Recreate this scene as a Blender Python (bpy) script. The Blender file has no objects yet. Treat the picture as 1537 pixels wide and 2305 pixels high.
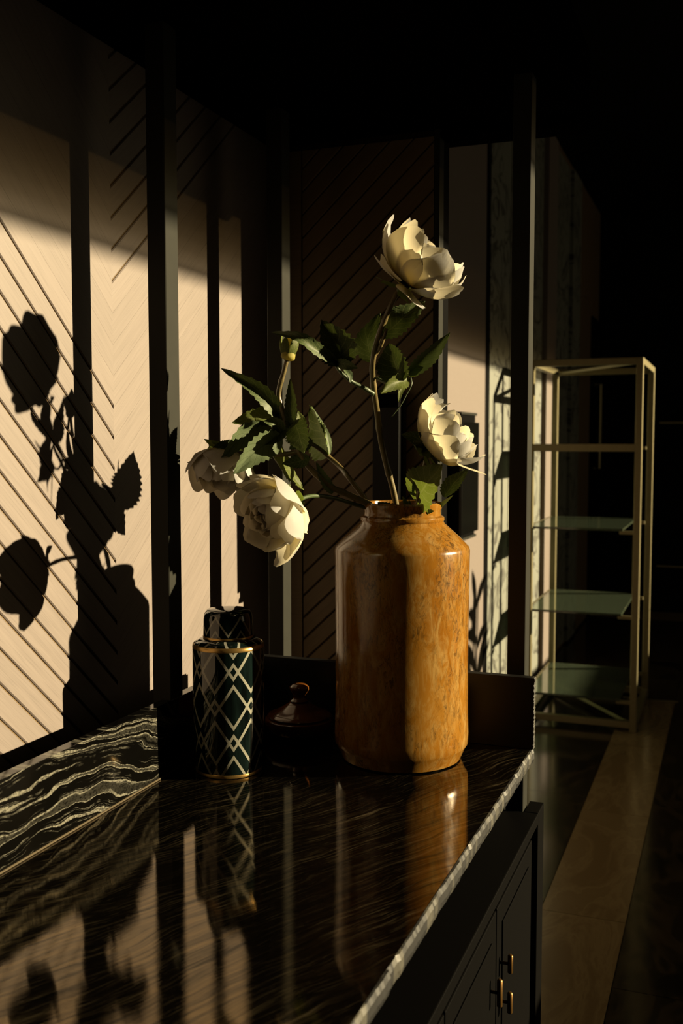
import bpy, bmesh, math, random
from mathutils import Vector, Matrix, Quaternion
random.seed(7)
PI = math.pi
R = math.radians
scene = bpy.context.scene
C = scene.collection

# ------------------------------------------------------------------ camera
W, H, F = 1537.0, 2305.0, 2305.0
PIT = math.atan((H/2-990.0)/F)
YAW = math.atan((1650.0-W/2)*math.cos(PIT)/F)
FW = Vector((-math.sin(YAW)*math.cos(PIT), math.cos(YAW)*math.cos(PIT), -math.sin(PIT)))
RT = Vector((math.cos(YAW), math.sin(YAW), 0))
UP = RT.cross(FW)
CAM = Vector((0, 0, 1.49))
cd = bpy.data.cameras.new('camera')
cd.sensor_fit = 'VERTICAL'; cd.sensor_height = 36.0; cd.sensor_width = 24.0; cd.lens = 36.0*F/H
cd.clip_start = 0.05; cd.clip_end = 60
cd.dof.use_dof = True; cd.dof.focus_distance = 1.9; cd.dof.aperture_fstop = 5.6
cam = bpy.data.objects.new('camera', cd); C.objects.link(cam)
cam.matrix_world = Matrix.Translation(CAM) @ Matrix((RT, UP, -FW)).transposed().to_4x4()
scene.camera = cam

# ------------------------------------------------------------------ world, sun, exposure
SUN_AZ, SUN_EL = R(20.7), R(14.4)
w = bpy.data.worlds.new('evening_sky'); scene.world = w; w.use_nodes = True
w.node_tree.nodes['Background'].inputs[0].default_value = (1.0, 0.80, 0.48, 1)
w.node_tree.nodes['Background'].inputs[1].default_value = 0.45
sd = bpy.data.lights.new('sun', 'SUN'); sd.energy = 17.0; sd.angle = R(0.55); sd.color = (1.0, 0.81, 0.48)
sun = bpy.data.objects.new('sun', sd); C.objects.link(sun)
sdir = Vector((math.cos(SUN_AZ)*math.cos(SUN_EL), math.sin(SUN_AZ)*math.cos(SUN_EL), math.sin(SUN_EL)))
sun.rotation_mode = 'QUATERNION'; sun.rotation_quaternion = sdir.to_track_quat('Z', 'Y'); sun.location = sdir*8
scene.view_settings.view_transform = 'Standard'; scene.view_settings.look = 'None'
scene.view_settings.exposure = 0.0; scene.view_settings.gamma = 1.0; scene.view_settings.use_curve_mapping = False
cy = scene.cycles
cy.use_denoising = True; cy.sample_clamp_indirect = 3.0; cy.caustics_reflective = False; cy.caustics_refractive = False
cy.max_bounces = 14; cy.diffuse_bounces = 8; cy.glossy_bounces = 4; cy.transparent_max_bounces = 12


def at(u, v, d):                       # a point at depth d metres along the view axis
    return CAM + (FW + RT*((u-W/2)/F) - UP*((v-H/2)/F))*d


# ------------------------------------------------------------------ helpers
def origin_of(o):
    s = Vector((0, 0, 0))
    while o is not None:
        s += o.location; o = o.parent
    return s


def link(o, parent=None):
    C.objects.link(o)
    if parent is not None: o.parent = parent
    return o


def tag(o, label=None, cat=None, group=None, kind=None):
    if label: o['label'] = label
    if cat: o['category'] = cat
    if group: o['group'] = group
    if kind: o['kind'] = kind
    return o


def empty(name, loc=(0, 0, 0), label=None, cat=None, group=None):
    o = bpy.data.objects.new(name, None); o.empty_display_size = 0.05
    o.location = loc; C.objects.link(o)
    return tag(o, label, cat, group)


def finish(name, bm, mat, parent=None, smooth=False, world=True):
    """link a bmesh given in world coordinates as one mesh object"""
    if world and parent is not None:
        bmesh.ops.translate(bm, verts=bm.verts, vec=-origin_of(parent))
    bmesh.ops.recalc_face_normals(bm, faces=bm.faces) if not smooth == 'keep' else None
    me = bpy.data.meshes.new(name); bm.to_mesh(me); bm.free()
    if smooth:
        for p in me.polygons: p.use_smooth = True
    if mat is not None: me.materials.append(mat)
    return link(bpy.data.objects.new(name, me), parent)


def add_box(bm, x0, x1, y0, y1, z0, z1, bev=0.0, seg=2):
    n = bmesh.new()
    bmesh.ops.create_cube(n, size=1)
    for v in n.verts:
        v.co = Vector((x0+(v.co.x+.5)*(x1-x0), y0+(v.co.y+.5)*(y1-y0), z0+(v.co.z+.5)*(z1-z0)))
    if bev > 0:
        bmesh.ops.bevel(n, geom=n.edges[:], offset=bev, segments=seg, profile=.5, affect='EDGES')
    me = bpy.data.meshes.new('tmp'); n.to_mesh(me); n.free(); bm.from_mesh(me); bpy.data.meshes.remove(me)
    return bm


def box(name, dims, mat, parent=None, bev=0.0, seg=2):
    return finish(name, add_box(bmesh.new(), *dims, bev, seg), mat, parent)


def add_tube(bm, pts, rad, n=10, cap=True):
    pts = [Vector(p) for p in pts]
    rings = []; prev = None
    for i, p in enumerate(pts):
        t = (pts[min(i+1, len(pts)-1)]-pts[max(i-1, 0)]).normalized()
        if prev is None:
            a = Vector((0, 0, 1)) if abs(t.z) < .9 else Vector((1, 0, 0))
            nx = t.cross(a).normalized()
        else:
            nx = (prev-t*prev.dot(t)).normalized()
        prev = nx; ny = t.cross(nx)
        r = rad[i] if isinstance(rad, (list, tuple)) else rad
        rings.append([bm.verts.new(p+(nx*math.cos(2*PI*k/n)+ny*math.sin(2*PI*k/n))*r) for k in range(n)])
    for a, b in zip(rings[:-1], rings[1:]):
        for k in range(n): bm.faces.new((a[k], a[(k+1) % n], b[(k+1) % n], b[k]))
    if cap:
        bm.faces.new(rings[0][::-1]); bm.faces.new(rings[-1])
    return bm


def spline(pts, m=5):
    """Catmull-Rom through the points"""
    P = [Vector(p) for p in pts]; P = [2*P[0]-P[1]]+P+[2*P[-1]-P[-2]]
    out = []
    for i in range(1, len(P)-2):
        p0, p1, p2, p3 = P[i-1:i+3]
        for k in range(m):
            t = k/m
            out.append(.5*((2*p1)+(-p0+p2)*t+(2*p0-5*p1+4*p2-p3)*t*t+(-p0+3*p1-3*p2+p3)*t**3))
    out.append(P[-2]); return out


def lathe(name, prof, centre, mat, parent=None, n=64, wob=0.0, sharp=35, uv=True):
    """prof: list of (r, z) from bottom to top, r=0 closes"""
    bm = bmesh.new(); rings = []
    cx, cyy = centre
    ph = random.random()*6
    for (r, z) in prof:
        if r < 1e-6:
            rings.append([bm.verts.new((cx, cyy, z))])
        else:
            rings.append([bm.verts.new((cx+r*(1+wob*math.sin(2*a+ph+z*7))*math.cos(a), cyy+r*(1+wob*math.cos(3*a+z*11))*math.sin(a), z))
                          for a in [2*PI*k/n for k in range(n)]])
    for a, b in zip(rings[:-1], rings[1:]):
        for k in range(n):
            k2 = (k+1) % n
            if len(a) == 1 and len(b) == 1: continue
            if len(a) == 1: bm.faces.new((a[0], b[k2], b[k]))
            elif len(b) == 1: bm.faces.new((a[k], a[k2], b[0]))
            else: bm.faces.new((a[k], a[k2], b[k2], b[k]))
    o = finish(name, bm, mat, parent, smooth=True)
    o.data.set_sharp_from_angle(angle=R(sharp))
    return o


def clip_poly(poly, a, b, c):          # keep a*x+b*y<=c
    out = []
    for i in range(len(poly)):
        p, q = poly[i], poly[(i+1) % len(poly)]
        dp, dq = a*p[0]+b*p[1]-c, a*q[0]+b*q[1]-c
        if dp <= 0: out.append(p)
        if (dp < 0 < dq) or (dq < 0 < dp):
            t = dp/(dp-dq); out.append((p[0]+(q[0]-p[0])*t, p[1]+(q[1]-p[1])*t))
    return out


# ------------------------------------------------------------------ materials
def mat(name):
    m = bpy.data.materials.new(name); m.use_nodes = True
    nt = m.node_tree; nt.nodes.clear()
    out = nt.nodes.new('ShaderNodeOutputMaterial')
    b = nt.nodes.new('ShaderNodeBsdfPrincipled')
    nt.links.new(b.outputs[0], out.inputs[0])
    return m, nt, b


def nd(nt, typ, **kw):
    n = nt.nodes.new(typ)
    for k, v in kw.items():
        if hasattr(n, k): setattr(n, k, v)
        else: n.inputs[k.replace('_', ' ')].default_value = v
    return n


def setin(nt, sock, v):
    if isinstance(v, bpy.types.NodeSocket): nt.links.new(v, sock)
    else: sock.default_value = v


def mth(nt, op, a, b=None, c=None, clamp=False):
    n = nt.nodes.new('ShaderNodeMath'); n.operation = op; n.use_clamp = clamp
    setin(nt, n.inputs[0], a)
    if b is not None: setin(nt, n.inputs[1], b)
    if c is not None: setin(nt, n.inputs[2], c)
    return n.outputs[0]


def coords(nt, kind='Object'):
    return nt.nodes.new('ShaderNodeTexCoord').outputs[kind]


def mapping(nt, vec, scale=(1, 1, 1), rot=(0, 0, 0), loc=(0, 0, 0)):
    n = nt.nodes.new('ShaderNodeMapping'); nt.links.new(vec, n.inputs[0])
    setin(nt, n.inputs['Scale'], scale); setin(nt, n.inputs['Rotation'], rot); setin(nt, n.inputs['Location'], loc)
    return n.outputs[0]


def noise(nt, vec, scale, detail=4, rough=.55, dist=0.0, out='Fac'):
    n = nt.nodes.new('ShaderNodeTexNoise'); nt.links.new(vec, n.inputs['Vector'])
    n.inputs['Scale'].default_value = scale; n.inputs['Detail'].default_value = detail
    n.inputs['Roughness'].default_value = rough; n.inputs['Distortion'].default_value = dist
    return n.outputs[out]


def ramp(nt, fac, stops, interp='LINEAR'):
    n = nt.nodes.new('ShaderNodeValToRGB'); n.color_ramp.interpolation = interp
    setin(nt, n.inputs[0], fac)
    el = n.color_ramp.elements
    while len(el) < len(stops): el.new(.5)
    for e, (p, c) in zip(el, stops):
        e.position = p; e.color = (*c, 1) if len(c) == 3 else c
    return n.outputs[0]


def mixc(nt, fac, a, b, blend='MIX'):
    n = nt.nodes.new('ShaderNodeMix'); n.data_type = 'RGBA'; n.blend_type = blend
    setin(nt, n.inputs[0], fac)
    setin(nt, n.inputs[6], a if isinstance(a, bpy.types.NodeSocket) else (*a, 1))
    setin(nt, n.inputs[7], b if isinstance(b, bpy.types.NodeSocket) else (*b, 1))
    return n.outputs[2]


def bump(nt, bsdf, h, strength=.2, dist=.002):
    n = nt.nodes.new('ShaderNodeBump'); nt.links.new(h, n.inputs['Height'])
    n.inputs['Strength'].default_value = strength; n.inputs['Distance'].default_value = dist
    nt.links.new(n.outputs[0], bsdf.inputs['Normal'])


def plain(name, col, rough=.5, metal=0.0, spec=.5):
    m, nt, b = mat(name)
    n = noise(nt, coords(nt), 30, 3)
    nt.links.new(mixc(nt, n, [c*.85 for c in col], [min(1, c*1.12) for c in col]), b.inputs['Base Color'])
    b.inputs['Roughness'].default_value = rough; b.inputs['Metallic'].default_value = metal
    b.inputs['Specular IOR Level'].default_value = spec
    return m


def wood(name, dark, light, sx=4, sy=90, rough=.45, vary=.22, rot=0.0):
    m, nt, b = mat(name)
    co = coords(nt)
    oi = nt.nodes.new('ShaderNodeObjectInfo')
    off = nt.nodes.new('ShaderNodeCombineXYZ')
    nt.links.new(mth(nt, 'MULTIPLY', oi.outputs['Random'], 37.0), off.inputs[0])
    nt.links.new(mth(nt, 'MULTIPLY', oi.outputs['Random'], 11.0), off.inputs[1])
    va = nt.nodes.new('ShaderNodeVectorMath'); va.operation = 'ADD'
    nt.links.new(co, va.inputs[0]); nt.links.new(off.outputs[0], va.inputs[1])
    v1 = mapping(nt, va.outputs[0], (sx, sy, sy), (0, 0, rot))
    g = noise(nt, v1, 1.0, 6, .6, .6)
    v2 = mapping(nt, va.outputs[0], (sx*2, sy*5, sy*5), (0, 0, rot))
    p = noise(nt, v2, 1.0, 3, .6)
    c = ramp(nt, g, [(.2, dark), (.8, light)])
    c = mixc(nt, ramp(nt, p, [(.32, (.55, .55, .55)), (.48, (0, 0, 0))]), c, [d*.7 for d in dark])
    k = mth(nt, 'MULTIPLY_ADD', oi.outputs['Random'], vary, 1-vary/2)
    hs = nt.nodes.new('ShaderNodeHueSaturation'); nt.links.new(c, hs.inputs['Color']); nt.links.new(k, hs.inputs['Value'])
    nt.links.new(hs.outputs[0], b.inputs['Base Color'])
    b.inputs['Roughness'].default_value = rough
    bump(nt, b, p, .12, .001)
    return m


M = {}
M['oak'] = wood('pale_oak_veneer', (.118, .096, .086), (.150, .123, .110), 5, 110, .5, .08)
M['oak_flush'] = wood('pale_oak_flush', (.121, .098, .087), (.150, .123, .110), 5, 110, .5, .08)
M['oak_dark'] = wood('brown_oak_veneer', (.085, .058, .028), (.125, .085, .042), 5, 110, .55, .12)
M['groove'] = plain('groove_brown', (.105, .072, .038), .85, 0.0, .1)
M['black_metal'] = plain('black_bronze_metal', (.016, .016, .0127), .55, 0.0, .10)
M['black'] = plain('black_lacquer', (.0006, .00045, .0003), .7, 0.0, .03)
M['black_gloss'] = plain('black_glass', (.0015, .0015, .0012), .25, 0.0, .15)
M['matte'] = plain('matte_black_paint', (.0012, .0010, .0008), .9, 0.0, .0)
M['core_wood'] = plain('dark_core_wood', (.012, .008, .004), .6, 0.0, .1)  # even dark brown for the wing core behind the planks
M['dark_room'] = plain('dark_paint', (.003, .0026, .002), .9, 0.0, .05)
M['brass'] = plain('aged_brass', (.20, .175, .095), .42, .7)
M['gold'] = plain('gold_lustre', (.40, .25, .08), .3, .9)
M['joint'] = plain('tan_joint', (.060, .046, .026), .4)
M['bronze'] = plain('worn_bronze', (.16, .085, .022), .35, .8)
M['stem'] = None


def marble_counter():
    m, nt, b = mat('black_veined_marble')
    co = coords(nt)
    wv = noise(nt, co, 3.0, 3, .5, 0, 'Color')
    va = nt.nodes.new('ShaderNodeVectorMath'); va.operation = 'MULTIPLY_ADD'
    nt.links.new(wv, va.inputs[0]); va.inputs[1].default_value = (.10, .10, .0); nt.links.new(co, va.inputs[2])
    v = mapping(nt, va.outputs[0], (1, 1, 1), (0, 0, -R(62)))
    v1 = mapping(nt, v, (6, 120, 6)); n1 = noise(nt, v1, 1, 5, .65, .5)
    v2 = mapping(nt, v, (16, 420, 16)); n2 = noise(nt, v2, 1, 4, .65, .4)
    big = noise(nt, co, 5, 3)
    a = ramp(nt, n1, [(.54, (0, 0, 0)), (.62, (.18, .18, .18)), (.72, (1, 1, 1))])
    c2 = ramp(nt, n2, [(.56, (0, 0, 0)), (.72, (1, 1, 1))])
    mask = ramp(nt, big, [(.35, (.15, .15, .15)), (.7, (1, 1, 1))])
    f = mth(nt, 'MULTIPLY', mth(nt, 'ADD', a, mth(nt, 'MULTIPLY', c2, .7)), mask, clamp=True)
    nt.links.new(mixc(nt, f, (.0010, .0008, .0006), (.060, .048, .028)), b.inputs['Base Color'])
    b.inputs['IOR'].default_value = 1.85; b.inputs['Specular Tint'].default_value = (1, .66, .24, 1)
    nt.links.new(mth(nt, 'MULTIPLY_ADD', n1, .05, .012), b.inputs['Roughness'])
    nt.links.new(mth(nt, 'MULTIPLY_ADD', ramp(nt, n1, [(.36, (0, 0, 0)), (.60, (1, 1, 1))]), .55, .10), b.inputs['Specular IOR Level'])
    bump(nt, b, n2, .03, .001)
    return m


def marble_splash():
    m, nt, b = mat('black_white_banded_marble')
    co = coords(nt)
    w1 = noise(nt, mapping(nt, co, (1, 4.5, 9)), 1, 2, .5)
    w2 = noise(nt, mapping(nt, co, (1, 22, 30)), 1, 3, .55)
    sp = nt.nodes.new('ShaderNodeSeparateXYZ'); nt.links.new(co, sp.inputs[0])
    # bands sink towards the near end, crumpled by the two warps
    t = mth(nt, 'ADD', sp.outputs[2], mth(nt, 'MULTIPLY', w1, .085))
    t = mth(nt, 'ADD', t, mth(nt, 'MULTIPLY', w2, .013))
    t = mth(nt, 'ADD', t, mth(nt, 'MULTIPLY', mth(nt, 'MAXIMUM', mth(nt, 'SUBTRACT', sp.outputs[1], .14), 0.0), .24))
    cx = nt.nodes.new('ShaderNodeCombineXYZ'); nt.links.new(t, cx.inputs[2])
    nt.links.new(mth(nt, 'MULTIPLY', sp.outputs[1], .012), cx.inputs[1])
    bands = noise(nt, mapping(nt, cx.outputs[0], (1, 52, 52)), 1, 2, .55)
    fine = noise(nt, mapping(nt, cx.outputs[0], (1, 240, 240)), 1, 3, .6)
    spark = noise(nt, mapping(nt, co, (1, 180, 300)), 1, 4, .7)
    cloud = noise(nt, mapping(nt, co, (1, 14, 20)), 1, 3, .6)
    f = ramp(nt, bands, [(.555, (0, 0, 0)), (.57, (1, 1, 1)), (.585, (.9, .9, .9)), (.60, (.14, .14, .14)), (.68, (.07, .07, .07)), (.72, (0, 0, 0))])
    g = ramp(nt, fine, [(.565, (0, 0, 0)), (.59, (.6, .6, .6)), (.605, (.6, .6, .6)), (.63, (0, 0, 0))])
    g = mth(nt, 'MULTIPLY', g, ramp(nt, cloud, [(.44, (0, 0, 0)), (.56, (1, 1, 1))]))
    f = mth(nt, 'MAXIMUM', f, g)
    f = mth(nt, 'MULTIPLY', f, ramp(nt, spark, [(.38, (.12, .12, .12)), (.54, (1, 1, 1))]), clamp=True)
    nt.links.new(mixc(nt, f, (.0013, .0012, .0010), (.135, .128, .10)), b.inputs['Base Color'])
    b.inputs['Roughness'].default_value = .09
    return m


def marble_edge():
    """split-face front edge of the counter: short upright bands of grey and black"""
    m, nt, b = mat('chiselled_marble_edge')
    co = coords(nt)
    n1 = noise(nt, mapping(nt, co, (40, 40, 3)), 1, 2, .5)
    n2 = noise(nt, mapping(nt, co, (14, 14, 14)), 1, 2)
    f = ramp(nt, n1, [(.51, (0, 0, 0)), (.54, (.7, .7, .7)), (.62, (1, 1, 1))])
    f = mth(nt, 'MULTIPLY', f, ramp(nt, n2, [(.3, (.35, .35, .35)), (.65, (1, 1, 1))]))
    nt.links.new(mixc(nt, f, (.0010, .0008, .0006), (.042, .039, .029)), b.inputs['Base Color'])
    b.inputs['Roughness'].default_value = .55
    bump(nt, b, n1, .25, .003)
    return m


M['marble'] = marble_counter(); M['honed'] = plain('honed_black_marble', (.0022, .002, .0017), .45, 0.0, .25); M['splash'] = marble_splash(); M['edge'] = marble_edge()


def white_oak():
    m, nt, b = mat('limewashed_oak')
    co = coords(nt)
    v = mapping(nt, co, (1, 2.4, 3.4))
    n1 = noise(nt, v, 1.0, 3, .55, 1.6)
    sp = nt.nodes.new('ShaderNodeMath'); sp.operation = 'MULTIPLY'; nt.links.new(n1, sp.inputs[0]); sp.inputs[1].default_value = 9
    rings = mth(nt, 'PINGPONG', sp.outputs[0], 1.0)
    p = noise(nt, mapping(nt, co, (1, 60, 7)), 1.0, 3, .6)
    f = mth(nt, 'MULTIPLY', ramp(nt, rings, [(.60, (0, 0, 0)), (.85, (1, 1, 1))]), ramp(nt, p, [(.36, (0, 0, 0)), (.52, (1, 1, 1))]))
    f = mth(nt, 'ADD', f, mth(nt, 'MULTIPLY', ramp(nt, p, [(.55, (0, 0, 0)), (.75, (1, 1, 1))]), .35), clamp=True)
    nt.links.new(mixc(nt, f, (.118, .124, .104), (.012, .011, .007)), b.inputs['Base Color'])
    b.inputs['Roughness'].default_value = .6
    bump(nt, b, f, .3, .001)
    return m


M['white_oak'] = white_oak()


def stone_floor(name, base, vein, rough=.12):
    m, nt, b = mat(name)
    co = coords(nt)
    oi = nt.nodes.new('ShaderNodeObjectInfo')
    va = nt.nodes.new('ShaderNodeVectorMath'); va.operation = 'ADD'; nt.links.new(co, va.inputs[0])
    cx = nt.nodes.new('ShaderNodeCombineXYZ'); nt.links.new(mth(nt, 'MULTIPLY', oi.outputs['Random'], 20), cx.inputs[0]); nt.links.new(cx.outputs[0], va.inputs[1])
    n1 = noise(nt, mapping(nt, va.outputs[0], (5, 2.2, 4), (0, 0, R(40))), 1.0, 6, .6, 1.2)
    f = ramp(nt, n1, [(.40, (0, 0, 0)), (.50, (.9, .9, .9)), (.54, (.2, .2, .2)), (.75, (.5, .5, .5))])
    nt.links.new(mixc(nt, f, base, vein), b.inputs['Base Color'])
    b.inputs['Roughness'].default_value = rough
    return m


M['floor_light'] = stone_floor('honey_limestone', (.13, .095, .045), (.18, .14, .07), .2)
M['floor_dark'] = stone_floor('black_brown_marble', (.008, .0065, .004), (.035, .027, .014), .14)


def stoneware():
    m, nt, b = mat('ochre_glazed_stoneware')
    co = coords(nt)
    n1 = noise(nt, mapping(nt, co, (9, 9, 5)), 1, 6, .65, .8)
    n2 = noise(nt, mapping(nt, co, (46, 46, 15), (.25, .2, 0)), 1, 7, .72, .9)
    n3 = noise(nt, mapping(nt, co, (150, 150, 55), (.5, .6, 0)), 1, 5, .75, 1.2)
    n4 = noise(nt, mapping(nt, co, (15, 15, 7), (.1, .2, 0), (4, 3, 7)), 1, 5, .65, .6)
    c = ramp(nt, n1, [(.32, (.135, .048, .0040)), (.50, (.168, .070, .0075)), (.70, (.190, .090, .014))])
    c = mixc(nt, ramp(nt, n2, [(.46, (0, 0, 0)), (.66, (.85, .85, .85))]), c, (.235, .142, .042))
    sc = mth(nt, 'MULTIPLY', ramp(nt, n3, [(.47, (0, 0, 0)), (.60, (1, 1, 1))]), ramp(nt, n4, [(.42, (0, 0, 0)), (.60, (1, 1, 1))]))
    c = mixc(nt, mth(nt, 'MULTIPLY', sc, .85), c, (.032, .017, .004))
    b.inputs['IOR'].default_value = 1.55; b.inputs['Specular IOR Level'].default_value = .32
    nt.links.new(c, b.inputs['Base Color'])
    nt.links.new(mth(nt, 'MULTIPLY_ADD', ramp(nt, n4, [(.42, (0, 0, 0)), (.62, (1, 1, 1))]), .20, .07), b.inputs['Roughness'])
    bump(nt, b, mth(nt, 'ADD', mth(nt, 'MULTIPLY', n3, .5), n2), .10, .0014)
    return m


M['stoneware'] = stoneware()


def pot_glaze():
    m, nt, b = mat('amber_brown_glaze')
    n = noise(nt, coords(nt), 25, 4)
    nt.links.new(ramp(nt, n, [(.3, (.07, .022, .004)), (.7, (.11, .038, .007))]), b.inputs['Base Color'])
    b.inputs['Roughness'].default_value = .14
    return m


M['pot'] = pot_glaze()


def jar_glaze(name, z0, lid=False):
    """ivory zig-zag lines crossing on dark green-black glaze, drawn in cylindrical coordinates"""
    m, nt, b = mat(name)
    co = coords(nt)
    sp = nt.nodes.new('ShaderNodeSeparateXYZ'); nt.links.new(co, sp.inputs[0])
    th = mth(nt, 'ARCTAN2', sp.outputs[1], sp.outputs[0])
    u = mth(nt, 'MULTIPLY_ADD', th, 6/(2*PI), 10.0 + (.42 if not lid else .05))
    tri = mth(nt, 'MULTIPLY_ADD', mth(nt, 'PINGPONG', u, .5), 4.0, -1.0)
    P = .1315 if not lid else .085
    y = mth(nt, 'DIVIDE', mth(nt, 'SUBTRACT', sp.outputs[2], z0), P)
    A, D, hw = .1975, .151, .033

    def fam(sgn, c):
        v = mth(nt, 'ADD', mth(nt, 'MULTIPLY_ADD', tri, -sgn*A, c+10.0), y)
        fr = mth(nt, 'ABSOLUTE', mth(nt, 'SUBTRACT', mth(nt, 'FRACT', v), .5))
        dd = mth(nt, 'ABSOLUTE', mth(nt, 'SUBTRACT', fr, D))
        return mth(nt, 'LESS_THAN', dd, hw)
    f = mth(nt, 'MAXIMUM', fam(1, 0.0), fam(-1, .5))
    if lid:
        f = fam(1, .62)
    brush = noise(nt, mapping(nt, co, (60, 60, 8)), 1, 4, .6)
    dk = ramp(nt, brush, [(.35, (.0015, .0024, .0022)), (.75, (.005, .011, .010))])
    nt.links.new(mixc(nt, f, dk, (.21, .205, .165)), b.inputs['Base Color'])
    b.inputs['Roughness'].default_value = .06; b.inputs['IOR'].default_value = 1.6
    return m


def leaf_mat(name, c0, c1, vein, trans=.35):
    m = bpy.data.materials.new(name); m.use_nodes = True
    nt = m.node_tree; nt.nodes.clear()
    out = nt.nodes.new('ShaderNodeOutputMaterial'); b = nt.nodes.new('ShaderNodeBsdfPrincipled')
    uv = coords(nt, 'UV'); sp = nt.nodes.new('ShaderNodeSeparateXYZ'); nt.links.new(uv, sp.inputs[0])
    s = mth(nt, 'ABSOLUTE', mth(nt, 'SUBTRACT', sp.outputs[0], .5))       # 0 at midrib .. .5 at edge
    side = mth(nt, 'FRACT', mth(nt, 'SUBTRACT', mth(nt, 'MULTIPLY', sp.outputs[1], 7.0), mth(nt, 'MULTIPLY', s, 4.0)))
    lat = mth(nt, 'LESS_THAN', mth(nt, 'ABSOLUTE', mth(nt, 'SUBTRACT', side, .5)), .055)
    mid = mth(nt, 'LESS_THAN', s, .022)
    n1 = noise(nt, coords(nt), 60, 4, .6)
    net = nt.nodes.new('ShaderNodeTexVoronoi'); net.feature = 'DISTANCE_TO_EDGE'
    nt.links.new(coords(nt), net.inputs['Vector']); net.inputs['Scale'].default_value = 210
    fine = mth(nt, 'MULTIPLY', mth(nt, 'LESS_THAN', net.outputs[0], .06), .35)
    f = mth(nt, 'MAXIMUM', mth(nt, 'MAXIMUM', lat, mid), fine)
    c = mixc(nt, n1, c0, c1)
    c = mixc(nt, mth(nt, 'MULTIPLY', f, .6), c, vein)
    geo = nt.nodes.new('ShaderNodeNewGeometry')
    c = mixc(nt, mth(nt, 'MULTIPLY', geo.outputs['Backfacing'], .5), c, [min(1, x*1.5) for x in c1])
    nt.links.new(c, b.inputs['Base Color']); b.inputs['Roughness'].default_value = .5; b.inputs['Specular IOR Level'].default_value = .18
    bump(nt, b, mth(nt, 'SUBTRACT', 1.0, f), .25, .0012)
    tr = nt.nodes.new('ShaderNodeBsdfTranslucent')
    tc = mixc(nt, .5, c, (.10, .135, .008)); nt.links.new(tc, tr.inputs[0])
    mx = nt.nodes.new('ShaderNodeMixShader'); mx.inputs[0].default_value = trans
    nt.links.new(b.outputs[0], mx.inputs[1]); nt.links.new(tr.outputs[0], mx.inputs[2]); nt.links.new(mx.outputs[0], out.inputs[0])
    return m


M['leaf'] = leaf_mat('peony_leaf', (.026, .042, .012), (.055, .075, .024), (.13, .15, .065), .07)
M['leaf_lit'] = leaf_mat('peony_leaf_lit', (.062, .088, .042), (.10, .125, .062), (.04, .06, .022), .12)  # paler green of sunlit leaves, put into the colour
M['leaf_backlit'] = leaf_mat('peony_leaf_backlit', (.058, .078, .012), (.10, .118, .026), (.16, .17, .07), .4)  # yellow-green glow of leaves lit from behind, put into the colour
M['sepal'] = leaf_mat('peony_sepal', (.040, .060, .014), (.075, .098, .02), (.08, .10, .03), .4)


def petal_mat(name, base, tip, inner):
    m = bpy.data.materials.new(name); m.use_nodes = True
    nt = m.node_tree; nt.nodes.clear()
    out = nt.nodes.new('ShaderNodeOutputMaterial'); b = nt.nodes.new('ShaderNodeBsdfPrincipled')
    uv = coords(nt, 'UV'); sp = nt.nodes.new('ShaderNodeSeparateXYZ'); nt.links.new(uv, sp.inputs[0])
    c = ramp(nt, sp.outputs[1], [(.0, inner), (.28, base), (.62, tip)])
    st = noise(nt, mapping(nt, uv, (26, 2.2, 1)), 1, 4, .6)
    c = mixc(nt, mth(nt, 'MULTIPLY', st, .28), c, [x*.72 for x in tip])
    nt.links.new(c, b.inputs['Base Color']); b.inputs['Roughness'].default_value = .55
    b.inputs['Specular IOR Level'].default_value = .25
    bump(nt, b, st, .25, .0015)
    tr = nt.nodes.new('ShaderNodeBsdfTranslucent'); nt.links.new(mixc(nt, .45, c, (.72, .58, .22)), tr.inputs[0])
    mx = nt.nodes.new('ShaderNodeMixShader'); mx.inputs[0].default_value = .54
    nt.links.new(b.outputs[0], mx.inputs[1]); nt.links.new(tr.outputs[0], mx.inputs[2]); nt.links.new(mx.outputs[0], out.inputs[0])
    return m


M['petal'] = petal_mat('ivory_petal', (.52, .47, .24), (.54, .54, .54), (.44, .38, .05))


def stem_mat():
    m, nt, b = mat('peony_stem_skin')
    n = noise(nt, mapping(nt, coords(nt), (40, 40, 12)), 1, 4)
    nt.links.new(ramp(nt, n, [(.35, (.06, .047, .014)), (.68, (.13, .095, .036))]), b.inputs['Base Color'])
    b.inputs['Roughness'].default_value = .4
    return m


M['stem'] = stem_mat()
M['stalk'] = plain('green_stalk', (.035, .052, .018), .45)


def glass_mat():
    m = bpy.data.materials.new('green_tinted_glass'); m.use_nodes = True
    nt = m.node_tree; nt.nodes.clear()
    out = nt.nodes.new('ShaderNodeOutputMaterial'); b = nt.nodes.new('ShaderNodeBsdfPrincipled')
    b.inputs['Base Color'].default_value = (.38, .50, .34, 1); b.inputs['Transmission Weight'].default_value = .90
    b.inputs['Roughness'].default_value = .06; b.inputs['IOR'].default_value = 1.5
    n = noise(nt, coords(nt), 5, 2); nt.links.new(mth(nt, 'MULTIPLY_ADD', n, .06, .03), b.inputs['Roughness'])
    nt.links.new(b.outputs[0], out.inputs[0])
    return m


M['glass'] = glass_mat()


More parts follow.
